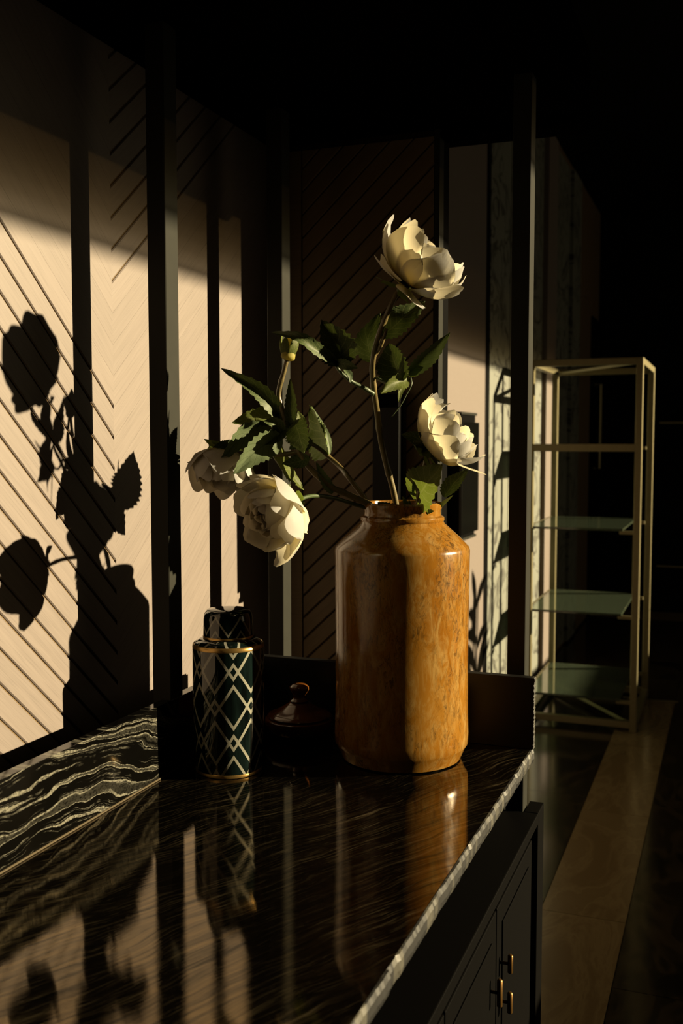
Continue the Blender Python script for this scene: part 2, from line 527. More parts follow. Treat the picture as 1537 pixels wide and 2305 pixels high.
def sheer_mat(name='sheer_blind_cloth', dens=.845):
    m = bpy.data.materials.new(name); m.use_nodes = True
    nt = m.node_tree; nt.nodes.clear()
    out = nt.nodes.new('ShaderNodeOutputMaterial')
    t = nt.nodes.new('ShaderNodeBsdfTransparent'); t.inputs[0].default_value = (1, .95, .85, 1)
    d = nt.nodes.new('ShaderNodeBsdfTranslucent'); d.inputs[0].default_value = (.05, .042, .03, 1)
    mx = nt.nodes.new('ShaderNodeMixShader')
    n = noise(nt, coords(nt), 300, 2)
    nt.links.new(mth(nt, 'MULTIPLY_ADD', n, .06, dens), mx.inputs[0])
    nt.links.new(t.outputs[0], mx.inputs[1]); nt.links.new(d.outputs[0], mx.inputs[2]); nt.links.new(mx.outputs[0], out.inputs[0])
    return m


M['sheer'] = sheer_mat(); M['sheer_fade'] = sheer_mat('sheer_fade_layer', .36)

# ------------------------------------------------------------------ the room
XW = -1.125                       # face of the left wall
ZC = .87                          # top of the counter
XR = 3.0                          # window wall
YW = 2.44                         # face of the wing panel
floor = box('floor', (-1.39, 2.99, -1.69, 9.29, -.14, -.012), M['groove']); tag(floor, kind='structure')
def tile(x0, x1, y0, y1, m, t=.0):
    return box('tile', (x0+.0012, x1-.0012, y0+.0012, y1-.0012, -.012, t), m, floor)
ys = [1.28, 2.23, 3.18, 4.13, 5.08, 6.03]
for a, b_ in zip(ys[:-1], ys[1:]): tile(-.535, -.272, a, b_, M['floor_light'])
for a, b_ in zip([1.28, 2.78, 4.28, 5.78, 7.28], [2.78, 4.28, 5.78, 7.28, 8.78]):
    tile(-1.125, -.535, a, b_, M['floor_dark'])
    tile(-.272, .62, a, b_, M['floor_dark'])
    tile(.62, 1.52, a, b_, M['floor_dark'])
tile(-.535, -.272, 6.06, 8.78, M['floor_dark'])
t = box('trim_3', (-.56, -.255, 6.035, 6.055, -.011, .004), M['brass'], None, .001); tag(t, kind='structure')

wl = box('wall_left', (-1.40, XW-.0035, -1.7, 9.3, -.1, 3.45), M['groove']); tag(wl, kind='structure')
wr = bmesh.new()
Z_HEAD = 1.843+(XR-XW)/math.cos(SUN_AZ)*math.tan(SUN_EL)
Z_TOP = Z_HEAD+.62
Z_SILL = .24+(XR+.44)/math.cos(SUN_AZ)*math.tan(SUN_EL)
WY0, WY1 = 2.2, 8.40
add_box(wr, XR, XR+.2, -1.7, WY0, -.1, 3.45); add_box(wr, XR, XR+.2, WY1, 9.3, -.1, 3.45)
add_box(wr, XR, XR+.2, WY0, WY1, -.1, Z_SILL)
if Z_TOP < 3.45: add_box(wr, XR, XR+.2, WY0, WY1, Z_TOP, 3.45)
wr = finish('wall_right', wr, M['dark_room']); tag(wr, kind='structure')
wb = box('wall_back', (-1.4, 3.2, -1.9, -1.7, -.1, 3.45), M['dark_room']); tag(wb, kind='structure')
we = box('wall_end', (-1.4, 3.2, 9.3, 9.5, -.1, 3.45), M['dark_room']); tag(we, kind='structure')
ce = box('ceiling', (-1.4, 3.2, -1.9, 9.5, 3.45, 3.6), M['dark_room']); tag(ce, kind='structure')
# window with a sheer blind let down over its upper part
bm = bmesh.new()
add_box(bm, XR-.03, XR+.2, WY0-.05, WY1+.05, Z_SILL-.04, Z_SILL)
add_box(bm, XR-.02, XR+.06, WY0-.05, WY0, Z_SILL, Z_TOP); add_box(bm, XR-.02, XR+.06, WY1, WY1+.05, Z_SILL, Z_TOP)
wn = finish('window_1', bm, M['black_metal']); tag(wn, kind='structure')
blind = empty('roller_blind', (XR-.05, (WY0+WY1)/2, Z_TOP), 'pale sheer roller blind let down over the top of the window', 'blind')
bm = bmesh.new(); add_tube(bm, [(XR-.05, WY0-.04, Z_TOP+.03), (XR-.05, WY1+.04, Z_TOP+.03)], .03, 16)
finish('roller', bm, M['black_metal'], blind, True)
for k, zz in enumerate((0, .03, .06, .09, .12, .15, .18, .21, .25)):      # blind cloth, then added unseen layers that fade the sun towards the roller
    bm = bmesh.new(); xx = XR-.05+.008*k
    vs = [bm.verts.new((xx, y, z)) for y, z in ((WY0-.04, Z_HEAD+zz), (WY1+.04, Z_HEAD+zz), (WY1+.04, Z_TOP+.02), (WY0-.04, Z_TOP+.02))]
    bm.faces.new(vs); finish('cloth', bm, M['sheer'] if k == 0 else M['sheer_fade'], blind)
box('bottom_bar', (XR-.056, XR-.044, WY0-.04, WY1+.04, Z_HEAD-.012, Z_HEAD), M['black_metal'], blind, .002)


# ---- herringbone planks
def planks(parent, rect, ang, pitch, phase, origin, X0, Z0, mats, grooved, depth=.0034, name='plank'):
    """rect (p0,p1,q0,q1) in the panel plane, planks running at ang; X0/Z0: plane axes as vectors, origin their zero"""
    c, s = math.cos(ang), math.sin(ang)
    p0, p1, q0, q1 = rect
    vv = [-s*p+c*q for p in (p0, p1) for q in (q0, q1)]
    k0 = math.floor((min(vv)-phase)/pitch); k1 = math.ceil((max(vv)-phase)/pitch)
    NX = Vector(X0)*c+Vector(Z0)*s; NY = -Vector(X0)*s+Vector(Z0)*c; NZ = NX.cross(NY)
    for k in range(k0, k1):
        va, vb = phase+k*pitch, phase+(k+1)*pitch
        gv = grooved(va, vb)
        ga = .0016 if gv[0] else .00012
        gb = .0016 if gv[1] else .00012
        poly = [(p0, q0), (p1, q0), (p1, q1), (p0, q1)]
        poly = clip_poly(poly, -(-s), -c, -(va+ga)); poly = clip_poly(poly, -s, c, vb-gb)
        if len(poly) < 3: continue
        loc = [(c*p+s*q, -s*p+c*q) for p, q in poly]
        um = sum(a for a, _ in loc)/len(loc); vm = (va+vb)/2
        if max(a for a, _ in loc)-min(a for a, _ in loc) < .004: continue
        bm = bmesh.new()
        top = [bm.verts.new((a-um, b_-vm, 0)) for a, b_ in loc]
        bot = [bm.verts.new((a-um, b_-vm, -depth)) for a, b_ in loc]
        bm.faces.new(top); bm.faces.new(bot[::-1])
        for i in range(len(top)):
            j = (i+1) % len(top); bm.faces.new((bot[i], bot[j], top[j], top[i]))
        ed = []
        for i in range(len(top)):
            e = bm.edges.get((top[i], top[(i+1) % len(top)]))
            ya, yb = e.verts[0].co.y, e.verts[1].co.y
            if abs(ya-yb) < 1e-6 and abs(ya) > pitch*.3:
                if (ya > 0 and gv[1]) or (ya < 0 and gv[0]): ed.append(e)
        if ed: bmesh.ops.bevel(bm, geom=ed, offset=.0020, segments=1, affect='EDGES')
        o = finish(name, bm, mats[0] if (gv[0] and gv[1]) else mats[1], None)
        o.parent = parent
        P = Vector(origin)+NX*um+NY*vm
        o.matrix_local = Matrix.Translation(P-origin_of(parent)) @ Matrix((NX, NY, NZ)).transposed().to_4x4()


YR = 1.7085                        # ridge of the chevron on the left wall
AL, AR = R(-42.6), R(40.0)
pitL, pitR = .0605*math.cos(AL), .0602*math.cos(AR)
# plane coordinates: p = y - YR, q = z
phL = 1.554*math.cos(AL); phR = 1.793*math.cos(AR)
oL = (XW, YR, 0)
planks(wl, (-1.15, 0, .86, 2.235), AL, pitL, phL, oL, (0, 1, 0), (0, 0, 1), (M['oak'], M['oak_flush']),
       lambda a, b_: (a <= phL+1e-4, b_ <= phL+1e-4))
planks(wl, (0, YW-YR-.002, .86, 2.235), AR, pitR, phR, oL, (0, 1, 0), (0, 0, 1), (M['oak'], M['oak_flush']),
       lambda a, b_: (a >= phR-1e-4, b_ >= phR-1e-4))
# farther along the same wall: plain oak panel, black gap, limewashed oak boards
for (y0, y1, m_, dx) in ((2.55, 4.895, 'oak_flush', 0), (4.975, 5.44, 'white_oak', .004), (5.46, 6.05, 'white_oak', .004), (6.07, 6.42, 'white_oak', .004),
                         (6.46, 6.80, 'oak_flush', .03), (6.84, 7.5, 'white_oak', .004), (7.5, 7.9, 'white_oak', .03)):
    box('panel', (XW-.007, XW+dx, y0, y1, 0.02, 3.4), M[m_], wl, .0015)
box('recess', (XW-.0034, XW-.0025, 4.895, 4.975, 0.02, 3.4), M['black'], wl)
box('panel', (XW-.007, XW+.02, 7.95, 8.6, .02, 2.6), M['oak_dark'], wl, .002)

# ---- wing panel standing out from the left wall, its planks, edge trims
wing = empty('wing_panel', (XW+.25, YW+.05, 0), 'tall brown herringbone wood wing panel behind the vase, jutting from the left wall', 'panel')
XE = -.6755
box('core', (XW+.001, XE-.014, YW+.0035, YW+.095, 0.0, 2.235), M['core_wood'], wing)
oW = (XW, YW, 0)
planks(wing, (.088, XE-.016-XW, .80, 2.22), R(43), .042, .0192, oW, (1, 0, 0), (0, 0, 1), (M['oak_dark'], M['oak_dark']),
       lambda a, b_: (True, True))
box('stile', (XW+.004, XW+.086, YW-.004, YW+.0034, .0, 2.22), M['oak_dark'], wing, .001)
box('edge_strip', (XE-.013, XE, YW-.005, YW+.032, 0, 2.235), M['black_metal'], wing, .001)
box('end_board', (XE-.013, XE-.004, YW+.033, YW+.095, 0, 2.235), M['black'], wing)

# ---- dropped soffit over the console
sof = bmesh.new(); add_box(sof, XW+.001, -.345, -1.6, YW+.16, 2.235, 2.42)
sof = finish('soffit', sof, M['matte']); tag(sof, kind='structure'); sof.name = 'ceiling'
t = box('trim_1', (-.46, -.44, -1.6, YW-.02, 2.228, 2.2345), M['matte']); tag(t, kind='structure')
t = box('trim_2', (XE+.002, -.345, YW+.0, YW+.05, 2.215, 2.2345), M['matte']); tag(t, kind='structure')
# brass strips added to stand for faint reflected lines on the end wall
for i, (z0, z1, x0, x1) in enumerate(((1.63, 1.645, -.6, .4), (.385, .395, -.6, .4))):
    t = box('trim_%d' % (4+i), (x0, x1, 9.285, 9.2995, z0, z1), M['brass']); tag(t, kind='structure')
# tall door at the far end of the left wall, with a pull
bm = add_box(bmesh.new(), XW-.007, XW+.03, 8.64, 9.25, .0, 2.5, .003)
door = finish('door_1', bm, M['black']); tag(door, kind='structure')
bm = add_tube(bmesh.new(), [(XW+.031, 8.8, 1.25), (XW+.08, 8.8, 1.25), (XW+.08, 8.8, 1.95), (XW+.031, 8.8, 1.95)], .015, 8)
finish('pull', bm, M['brass'], door)

# ------------------------------------------------------------------ console: marble counter, posts, cabinet
con = empty('console', (-.66, 1.2, 0), 'long console with polished black marble top, upstands and dark square metal posts', 'console table')
X0c, X1c, Y0c, Y1c = -.965, -.36, .15, 2.02
# counter slab with a slightly broken front edge
bm = bmesh.new()
add_box(bm, X0c-.02, X1c-.0045, Y0c, Y1c+.018, ZC-.03, ZC, .0012)
finish('countertop', bm, M['marble'], con)
bm = bmesh.new(); N = 260
random.seed(11)
rows = []
jag = 0
for i in range(N+1):
    y = Y0c+(Y1c+.018-Y0c)*i/N
    if random.random() < .35: jag = random.uniform(-1, 1)
    j = jag*.0016+random.uniform(-.0005, .0005)
    prof = [(X1c-.005, ZC-.0003), (X1c-.0025+j, ZC-.0012+j*.4), (X1c+j, ZC-.008), (X1c+j*1.2, ZC-.020), (X1c-.002+j*.6, ZC-.0295), (X1c-.005, ZC-.03)]
    rows.append([bm.verts.new((px, y, pz)) for px, pz in prof])
for a, b_ in zip(rows[:-1], rows[1:]):
    for k in range(5): bm.faces.new((a[k], b_[k], b_[k+1], a[k+1]))
    bm.faces.new((a[5], b_[5], b_[0], a[0]))
bm.faces.new(rows[0]); bm.faces.new(rows[-1][::-1])
o = finish('front_edge', bm, M['edge'], con)
ZS = 1.006
finish('upstand', add_box(bmesh.new(), X0c-.020, X0c, Y0c, Y1c+.02, ZC+.0003, ZS, .0008), M['splash'], con)['label'] = 'banded black and white marble upstand'
finish('upstand', add_box(bmesh.new(), X0c+.0003, X1c-.004, Y1c, Y1c+.02, ZC+.0003, ZS+.009, .0008), M['honed'], con)
finish('joint_strip', add_box(bmesh.new(), X0c+.0002, X0c+.0032, Y0c, Y1c-.001, ZC+.0003, ZC+.0036, .0008, 1), M['joint'], con)
# split end of the end upstand
bm = bmesh.new(); rows = []
for i in range(60):
    z = ZC+.0005+(ZS+.0085-ZC)*i/59
    j = random.uniform(-.0015, .001)
    rows.append([bm.verts.new(p) for p in ((X1c-.004, Y1c, z), (X1c+.001+j, Y1c+.001, z), (X1c+.001+j*.6, Y1c+.018, z), (X1c-.004, Y1c+.02, z))])
for a, b_ in zip(rows[:-1], rows[1:]):
    for k in range(4): bm.faces.new((a[k], a[(k+1) % 4], b_[(k+1) % 4], b_[k]))
bm.faces.new(rows[0][::-1]); bm.faces.new(rows[-1])
finish('upstand_edge', bm, M['edge'], con)
# upright posts
pw, pd = .038, .045
for (px, py) in ((-1.0035, 1.64), (-1.0035, 2.153), (-.4365, 2.13), (-1.0035, .25)):
    finish('post', add_box(bmesh.new(), px, px+pw, py, py+pd, 0.0, 2.234, .0012, 1), M['black_metal'], con)
# rails under the top
for (x0, x1, y0, y1) in ((-1.0035, -.9655, .295, 1.64), (-1.0035, -.9655, 1.685, 2.153), (-.9655, -.4375, 2.135, 2.17)):
    finish('rail', add_box(bmesh.new(), x0, x1, y0, y1, ZC-.075, ZC-.032, .001, 1), M['black_metal'], con)

cab = empty('cabinet', (-.66, 1.3, 0), 'low black two-door cabinet with gold bar handles under the marble counter', 'cabinet')
CX, CT = -.366, .70
finish('carcass', add_box(bmesh.new(), -.96, CX-.022, .2, 2.128, .07, CT-.026), M['black'], cab)
finish('top', add_box(bmesh.new(), -.962, CX, .18, 2.129, CT-.025, CT, .002), M['black'], cab)
finish('back_slip', add_box(bmesh.new(), -.397, CX, 2.13, 2.20, .0, CT, .002), M['black'], cab)
finish('plinth', add_box(bmesh.new(), -.94, CX-.05, .22, 2.12, .0, .069), M['black'], cab)
for (y0, y1, hy) in ((1.745, 2.08, 1.775), (1.395, 1.738, 1.685), (.79, 1.388, None), (.22, .784, None)):
    d = finish('door', add_box(bmesh.new(), CX-.0215, CX-.004, y0, y1, .10, CT-.04, .002), M['black'], cab)
    fr = finish('door_panel', add_box(bmesh.new(), CX-.0038, CX-.001, y0+.04, y1-.04, .14, CT-.08, .001), M['black'], d)
    if hy:
        for z0, z1 in (((.53, .565), (.455, .495)) if hy > 1.7 else ((.515, .565),)):
            bm = bmesh.new(); zm = (z0+z1)/2
            add_tube(bm, [(CX-.004, hy, zm), (CX+.014, hy, zm)], .003, 8)
            add_tube(bm, [(CX+.0145, hy, z0), (CX+.0145, hy, z0+.002), (CX+.0145, hy, z1-.002), (CX+.0145, hy, z1)], [.003, .005, .005, .003], 12)
            finish('handle', bm, M['bronze'], d, True)

# ------------------------------------------------------------------ wall lamps
def wall_lamp(loc, face, w, h, dep, label):
    """box lamp; face '-y' or '+x'"""
    t = empty('wall_lamp', loc, label, 'wall lamp', 'black box wall lamps')
    x, y, z = loc

    def bb(a0, a1, d0, d1, z0, z1, bev=.002):        # a along the wall, d out of the wall
        if face == '-y': return add_box(bmesh.new(), x+a0, x+a1, y-d1, y-d0, z+z0, z+z1, bev)
        return add_box(bmesh.new(), x+d0, x+d1, y+a0, y+a1, z+z0, z+z1, bev)
    finish('back_plate', bb(-w*.5, w*.5, .0005, .012, 0.01, h-.01), M['black_metal'], t)
    finish('body', bb(-w*.42, w*.42, .0125, dep-.012, .0, h), M['black'], t)
    finish('front_panel', bb(-w*.5, w*.5, dep-.0118, dep, .015, h-.03), M['black_gloss'], t)
    finish('cap', bb(-w*.46, w*.46, .0125, dep-.006, h+.0003, h+.012), M['black_metal'], t)
    finish('cap', bb(-w*.46, w*.46, .0125, dep-.006, -.012, -.0003), M['black_metal'], t)
    return t


wall_lamp((-.79, YW-.0065, 1.20), '-y', .068, .40, .062, 'slim black box lamp on the brown wing panel, behind the flower stems')
wall_lamp((XW+.001, 4.305, 1.075), '+x', .30, .52, .075, 'wide black box lamp on the sunlit oak wall, behind the lower right peony')

# ------------------------------------------------------------------ etagere
EX0, EX1, EY0, EY1, EZ = -1.0, -.425, 5.32, 6.12, 1.90
et = empty('etagere', ((EX0+EX1)/2, (EY0+EY1)/2, 0), 'tall open brass shelf unit with green glass shelves, behind the console', 'shelf')
b_ = .034
for (x, y) in ((EX0, EY0), (EX1-b_, EY0), (EX0, EY1-b_), (EX1-b_, EY1-b_)):
    finish('leg', add_box(bmesh.new(), x, x+b_, y, y+b_, 0, EZ, .0015, 1), M['brass'], et)
for z in (EZ-b_, .02):
    for (x0, x1, y0, y1) in ((EX0+b_, EX1-b_, EY0, EY0+b_), (EX0+b_, EX1-b_, EY1-b_, EY1), (EX0, EX0+b_, EY0+b_, EY1-b_), (EX1-b_, EX1, EY0+b_, EY1-b_)):
        finish('rail', add_box(bmesh.new(), x0, x1, y0, y1, z, z+b_, .0015, 1), M['brass'], et)
    finish('brace', add_tube(bmesh.new(), [(EX0+b_, EY1-b_, z+.014), (EX1-b_, EY0+b_, z+.014)], .012, 4), M['brass'], et)
for z in (1.465, 1.04, .605, .165):
    finish('glass_shelf', add_box(bmesh.new(), EX0+b_*.4, EX1-.085, EY0+.012, EY1-.03, z-.012, z, .001, 1), M['glass'], et)
    for (x0, x1, y0, y1) in ((EX1-.105, EX1-b_, EY0+.03, EY0+.05), (EX1-.105, EX1-b_, EY1-.075, EY1-.055)):
        finish('bracket', add_box(bmesh.new(), x0, x1, y0, y1, z-.030, z-.0125, .001, 1), M['brass'], et)
    if z > 1.4:
        finish('rail', add_box(bmesh.new(), EX0+b_, EX1-b_, EY0, EY0+.010, z-.034, z+.004, .001, 1), M['brass'], et)
    finish('rail', add_box(bmesh.new(), EX0, EX0+b_*.38, EY0+b_, EY1-b_, z-.03, z, .001, 1), M['brass'], et)

# ------------------------------------------------------------------ stoneware vase
VX, VY = -.5950, 1.8895
vase = empty('vase', (VX, VY, ZC), 'large ochre glazed stoneware jar holding white peonies on the black counter', 'vase')
prof = [(0, ZC), (.108, ZC), (.1165, ZC+.003), (.1265, ZC+.026), (.1305, ZC+.032), (.1312, ZC+.05), (.1296, ZC+.10), (.1288, ZC+.2), (.1292, ZC+.3), (.1300, ZC+.38),
        (.1304, ZC+.408), (.1285, ZC+.415), (.110, ZC+.434), (.090, ZC+.452), (.082, ZC+.459), (.0795, ZC+.463), (.0815, ZC+.467), (.0805, ZC+.472), (.0745, ZC+.475),
        (.0738, ZC+.484), (.0765, ZC+.490), (.0772, ZC+.496), (.0745, ZC+.500), (.0695, ZC+.499), (.067, ZC+.49), (.066, ZC+.465), (.09, ZC+.445), (.118, ZC+.41), (.119, ZC+.2), (.110, ZC+.02), (0, ZC+.018)]
lathe('vase_body', prof, (VX, VY), M['stoneware'], vase, 96, .004, 40)

# ------------------------------------------------------------------ patterned lidded jar
JX, JY, JR = -.8736, 1.6955, .0668
jar = empty('ginger_jar', (JX, JY, ZC), 'dark green cylinder jar with ivory diamond lattice and gold rims, left of the vase', 'jar')
M['jar'] = jar_glaze('jar_lattice_glaze', .1009); M['jar_lid'] = jar_glaze('jar_lid_glaze', .2755, True)
lathe('jar_body', [(0, ZC+.001), (JR*.90, ZC+.001), (JR*.925, ZC+.007), (JR*.96, ZC+.05), (JR*1.0, ZC+.14), (JR*1.0, ZC+.236), (JR*.985, ZC+.2405), (JR*.80, ZC+.250), (JR*.71, ZC+.2515), (0, ZC+.2515)], (JX, JY), M['jar'], jar, 72, 0, 40)
lathe('gold_rim', [(JR*1.0005, ZC+.2345), (JR*1.004, ZC+.236), (JR*.989, ZC+.2412), (JR*.962, ZC+.2428), (JR*.955, ZC+.2418), (JR*.98, ZC+.2395)], (JX, JY), M['gold'], jar, 72, 0, 60)
lathe('gold_rim', [(JR*.89, ZC+.0005), (JR*.932, ZC+.001), (JR*.937, ZC+.0065), (JR*.925, ZC+.0072)], (JX, JY), M['gold'], jar, 72, 0, 60)
LR = .0462
lid = lathe('lid', [(0, ZC+.252), (LR, ZC+.252), (LR*1.01, ZC+.258), (LR*.99, ZC+.287), (LR*.95, ZC+.298), (LR*.84, ZC+.3045), (LR*.5, ZC+.3065), (0, ZC+.307)], (JX, JY), M['jar_lid'], jar, 64, 0, 60)
lathe('gold_rim', [(LR*1.003, ZC+.2525), (LR*1.022, ZC+.2530), (LR*1.022, ZC+.2562), (LR*1.008, ZC+.257)], (JX, JY), M['gold'], lid, 64, 0, 60)

# ------------------------------------------------------------------ small brown lidded pot
QX, QY = -.836, 1.943
pot = empty('lidded_pot', (QX, QY, ZC), 'small amber brown glazed pot with knobbed lid, between patterned jar and vase', 'pot')
lathe('pot_body', [(0, ZC), (.050, ZC), (.060, ZC+0.0053), (.071, ZC+0.0229), (.0725, ZC+0.0334), (.0715, ZC+0.0387), (.066, ZC+0.0414), (0, ZC+0.0418)], (QX, QY), M['pot'], pot, 64, 0, 40)
lid = lathe('lid', [(0, ZC+0.0421), (.0655, ZC+0.0421), (.067, ZC+0.0449), (.0655, ZC+0.0471), (.054, ZC+0.0510), (.040, ZC+0.0581), (.026, ZC+0.0673), (.019, ZC+0.0726), (0, ZC+0.0730)], (QX, QY), M['pot'], pot, 64, 0, 40)
lathe('knob', [(0, ZC+0.0732), (.018, ZC+0.0732), (.0195, ZC+0.0757), (.0175, ZC+0.0779), (.0130, ZC+0.0801), (.0125, ZC+0.0854), (.0165, ZC+0.0920), (.0205, ZC+0.0986), (.0200, ZC+0.1047), (.014, ZC+0.1096), (.006, ZC+0.1118), (0, ZC+0.1122)], (QX, QY), M['pot'], lid, 48, 0, 60)


# ------------------------------------------------------------------ peonies
def leaf(parent, pts, wpx, roll=0.0, m='leaf', fold=.35, serr=.09, name='leaf', curl=0.0, nl=22, wmax=.42, stalk=None):
    """pts: (u, v, depth) from base to tip; width given as seen square-on at that depth; roll turns the face to the right"""
    P = spline([at(*p) for p in pts], max(2, nl//(len(pts)-1)))
    n = len(P)-1
    L = sum((P[i+1]-P[i]).length for i in range(n))
    dep = sum(p[2] for p in pts)/len(pts)
    hw = wpx/F*dep*.5
    bm = bmesh.new(); uvl = bm.loops.layers.uv.new('UVMap')
    rows = []; meta = {}
    S = [-1, -.66, -.33, 0, .33, .66, 1]
    for i, p in enumerate(P):
        t = i/n
        tg = (P[min(i+1, n)]-P[max(i-1, 0)]).normalized()
        view = (CAM-p).normalized()
        side = tg.cross(view).normalized()           # to the viewer's right of the direction of growth
        nrm = side.cross(tg).normalized()
        if side.dot(RT) < 0: rr = -roll
        else: rr = roll
        q = Quaternion(tg, rr); side = q @ side; nrm = q @ nrm
        a = t**.75
        wv = math.sin(PI*min(1, a*.94+.02))**.85*(1 if t < wmax else 1-.25*((t-wmax)/(1-wmax))**2)
        if t > .985: wv *= .35
        tooth = 1+serr*((i % 2)*2-1)*(1 if .06 < t < .95 else 0)
        row = []
        for s in S:
            x = s*hw*wv*(tooth if abs(s) == 1 else 1)
            z = abs(s)**1.3*hw*wv*fold + curl*hw*s*s*math.sin(t*5) + .04*hw*math.sin(s*6+t*14)
            v = bm.verts.new(p+side*x+nrm*z - tg*(abs(s)*hw*.10)); meta[v] = (s*.5+.5, t); row.append(v)
        rows.append(row)
    for a, b2 in zip(rows[:-1], rows[1:]):
        for k in range(len(S)-1):
            f = bm.faces.new((a[k], a[k+1], b2[k+1], b2[k]))
            for l in f.loops: l[uvl].uv = meta[l.vert]
    return finish(name, bm, M[m], parent, 'keep')


def petal(parent, c, ax, phi, L, Wd, a0, a1, rad0=.004, ruf=.006, notch=.07, cup=1.0, name='petal', mm='petal', lift=0.0):
    ax = ax.normalized()
    e = ax.cross(Vector((.31, .22, .93))).normalized(); g = ax.cross(e)
    rd = e*math.cos(phi)+g*math.sin(phi); tn = -e*math.sin(phi)+g*math.cos(phi)
    NT, NS = 9, 9
    bm = bmesh.new(); uvl = bm.loops.layers.uv.new('UVMap'); rows = []; meta = {}
    ph = random.random()*9; ph2 = random.random()*9
    rr, hh = rad0, lift
    curve = [(rr, hh)]
    for i in range(40):
        t = (i+.5)/40
        an = a0+(a1-a0)*t**1.1
        rr += L/40*math.sin(an); hh += L/40*math.cos(an); curve.append((rr, hh))
    for i in range(NT+1):
        t = i/NT
        row = []
        for k in range(NS):
            s = -1+2*k/(NS-1)
            te = t*(1-.24*abs(s)**2.6*t)*(1+notch*t**3*math.sin(s*3.6+ph)*.5)
            te = max(0, min(1, te*.97)); q = te*40; j = min(39, int(q)); fr = q-j
            r0 = curve[j][0]*(1-fr)+curve[j+1][0]*fr; h0 = curve[j][1]*(1-fr)+curve[j+1][1]*fr
            wv = .24+.76*math.sin(PI*min(1, t*.60+.02))
            if t > .72: wv *= math.sqrt(max(.0, 1-((t-.72)/.31)**2))*.35+.65
            x = s*Wd*wv
            Rc = max(.012, r0*1.05+.006)/cup
            an = x/Rc
            if abs(an) > 1.25: an = math.copysign(1.25, an)
            xx = Rc*math.sin(an); dr = Rc*(1-math.cos(an))
            rf = ruf*t**2*(math.sin(s*3.4+ph2)+.45*math.sin(s*7+ph))*.6
            p = c+ax*(h0+rf*.35)+rd*(r0-dr+rf)+tn*xx
            v = bm.verts.new(p); meta[v] = (s*.5+.5, t); row.append(v)
        rows.append(row)
    for a, b2 in zip(rows[:-1], rows[1:]):
        for k in range(NS-1):
            f = bm.faces.new((a[k], a[k+1], b2[k+1], b2[k]))
            for l in f.loops: l[uvl].uv = meta[l.vert]
    return finish(name, bm, M[mm], parent, 'keep')


def bloom(parent, c, ax, Rb, seed, open_=0.0, guards=(), nsep=5, sep_len=1.0):
    """c: base of the flower head (top of the stem), ax: direction it faces, Rb: radius of the head"""
    random.seed(seed); ax = ax.normalized()
    # green receptacle carries the petals
    bm = bmesh.new()
    zq = ax.to_track_quat('Z', 'Y')
    for i in range(7):
        pass
    prof = [(.001, -.020), (.0055, -.016), (.009, -.008), (.0105, 0), (.008, .006), (.001, .008)]
    rings = [[bm.verts.new(c+zq @ Vector((r*math.cos(2*PI*k/12), r*math.sin(2*PI*k/12), z))) for k in range(12)] for r, z in prof]
    for a, b2 in zip(rings[:-1], rings[1:]):
        for k in range(12): bm.faces.new((a[k], a[(k+1) % 12], b2[(k+1) % 12], b2[k]))
    bl = finish('bloom', bm, M['sepal'], parent, True)
    J = lambda v, s: v*(1+random.uniform(-s, s))
    layers = [  # count, length, half width, base angle, tip angle, start
        (6, .62, .20, 22, 5, .000), (8, .78, .24, 32, -8, .0005), (9, .98, .30, 42, -24, .001), (8, 1.22, .44, 58, -42, .002),
        (8, 1.50, .56, 74, -40, .003), (7, 1.72, .66, 88, -30+open_*25, .004), (6, 1.82, .72, 96, -12+open_*45, .005)]
    for li, (n, l, wd, a0, a1, r0) in enumerate(layers):
        off = random.random()*6
        for k in range(n):
            petal(bl, c, ax, off+2*PI*(k+random.uniform(-.18, .18))/n, J(l*Rb, .07), J(wd*Rb, .10), R(a0+random.uniform(-5, 5)), R(a1+random.uniform(-12, 12)), r0,
                  ruf=Rb*(.12 if li < 4 else .07), notch=.10, cup=1.0 if li < 5 else .9, lift=.001*li)
    for (dvec, l, wd, a0, a1) in guards:          # petals fallen open, pointing towards a world direction
        e = ax.cross(Vector((.31, .22, .93))).normalized(); g = ax.cross(e)
        d = Vector(dvec); phi = math.atan2(d.dot(g), d.dot(e))
        petal(bl, c, ax, phi, l*Rb, wd*Rb, R(a0), R(a1), .006, ruf=Rb*.12, notch=.14, cup=.9)
    for k in range(nsep):
        phi = 2*PI*k/nsep+random.uniform(-.3, .3)
        petal(bl, c-ax*.006, ax, phi, J(.62*Rb*sep_len, .25), J(.17*Rb, .2), R(120+random.uniform(-15, 20)), R(70+random.uniform(-30, 40)), .007, ruf=.002, notch=.02, cup=.7, name='sepal', mm='sepal')
    return bl


def stem(parent, pts, r0, r1, name='stem', m='stem', m5=5):
    P = spline([at(*p) for p in pts], m5); n = len(P)
    rad = []
    for i in range(n):
        t = i/(n-1); r = r0+(r1-r0)*t
        if i % 9 == 4: r *= 1.18
        rad.append(r)
    return finish(name, add_tube(bmesh.new(), P, rad, 10), M[m], parent, True)


mouth = at(893, 1165, 1.97)
def peony(label, base):
    return empty('peony_stem', at(*base), label, 'flower', 'white peony stems in the ochre jar')


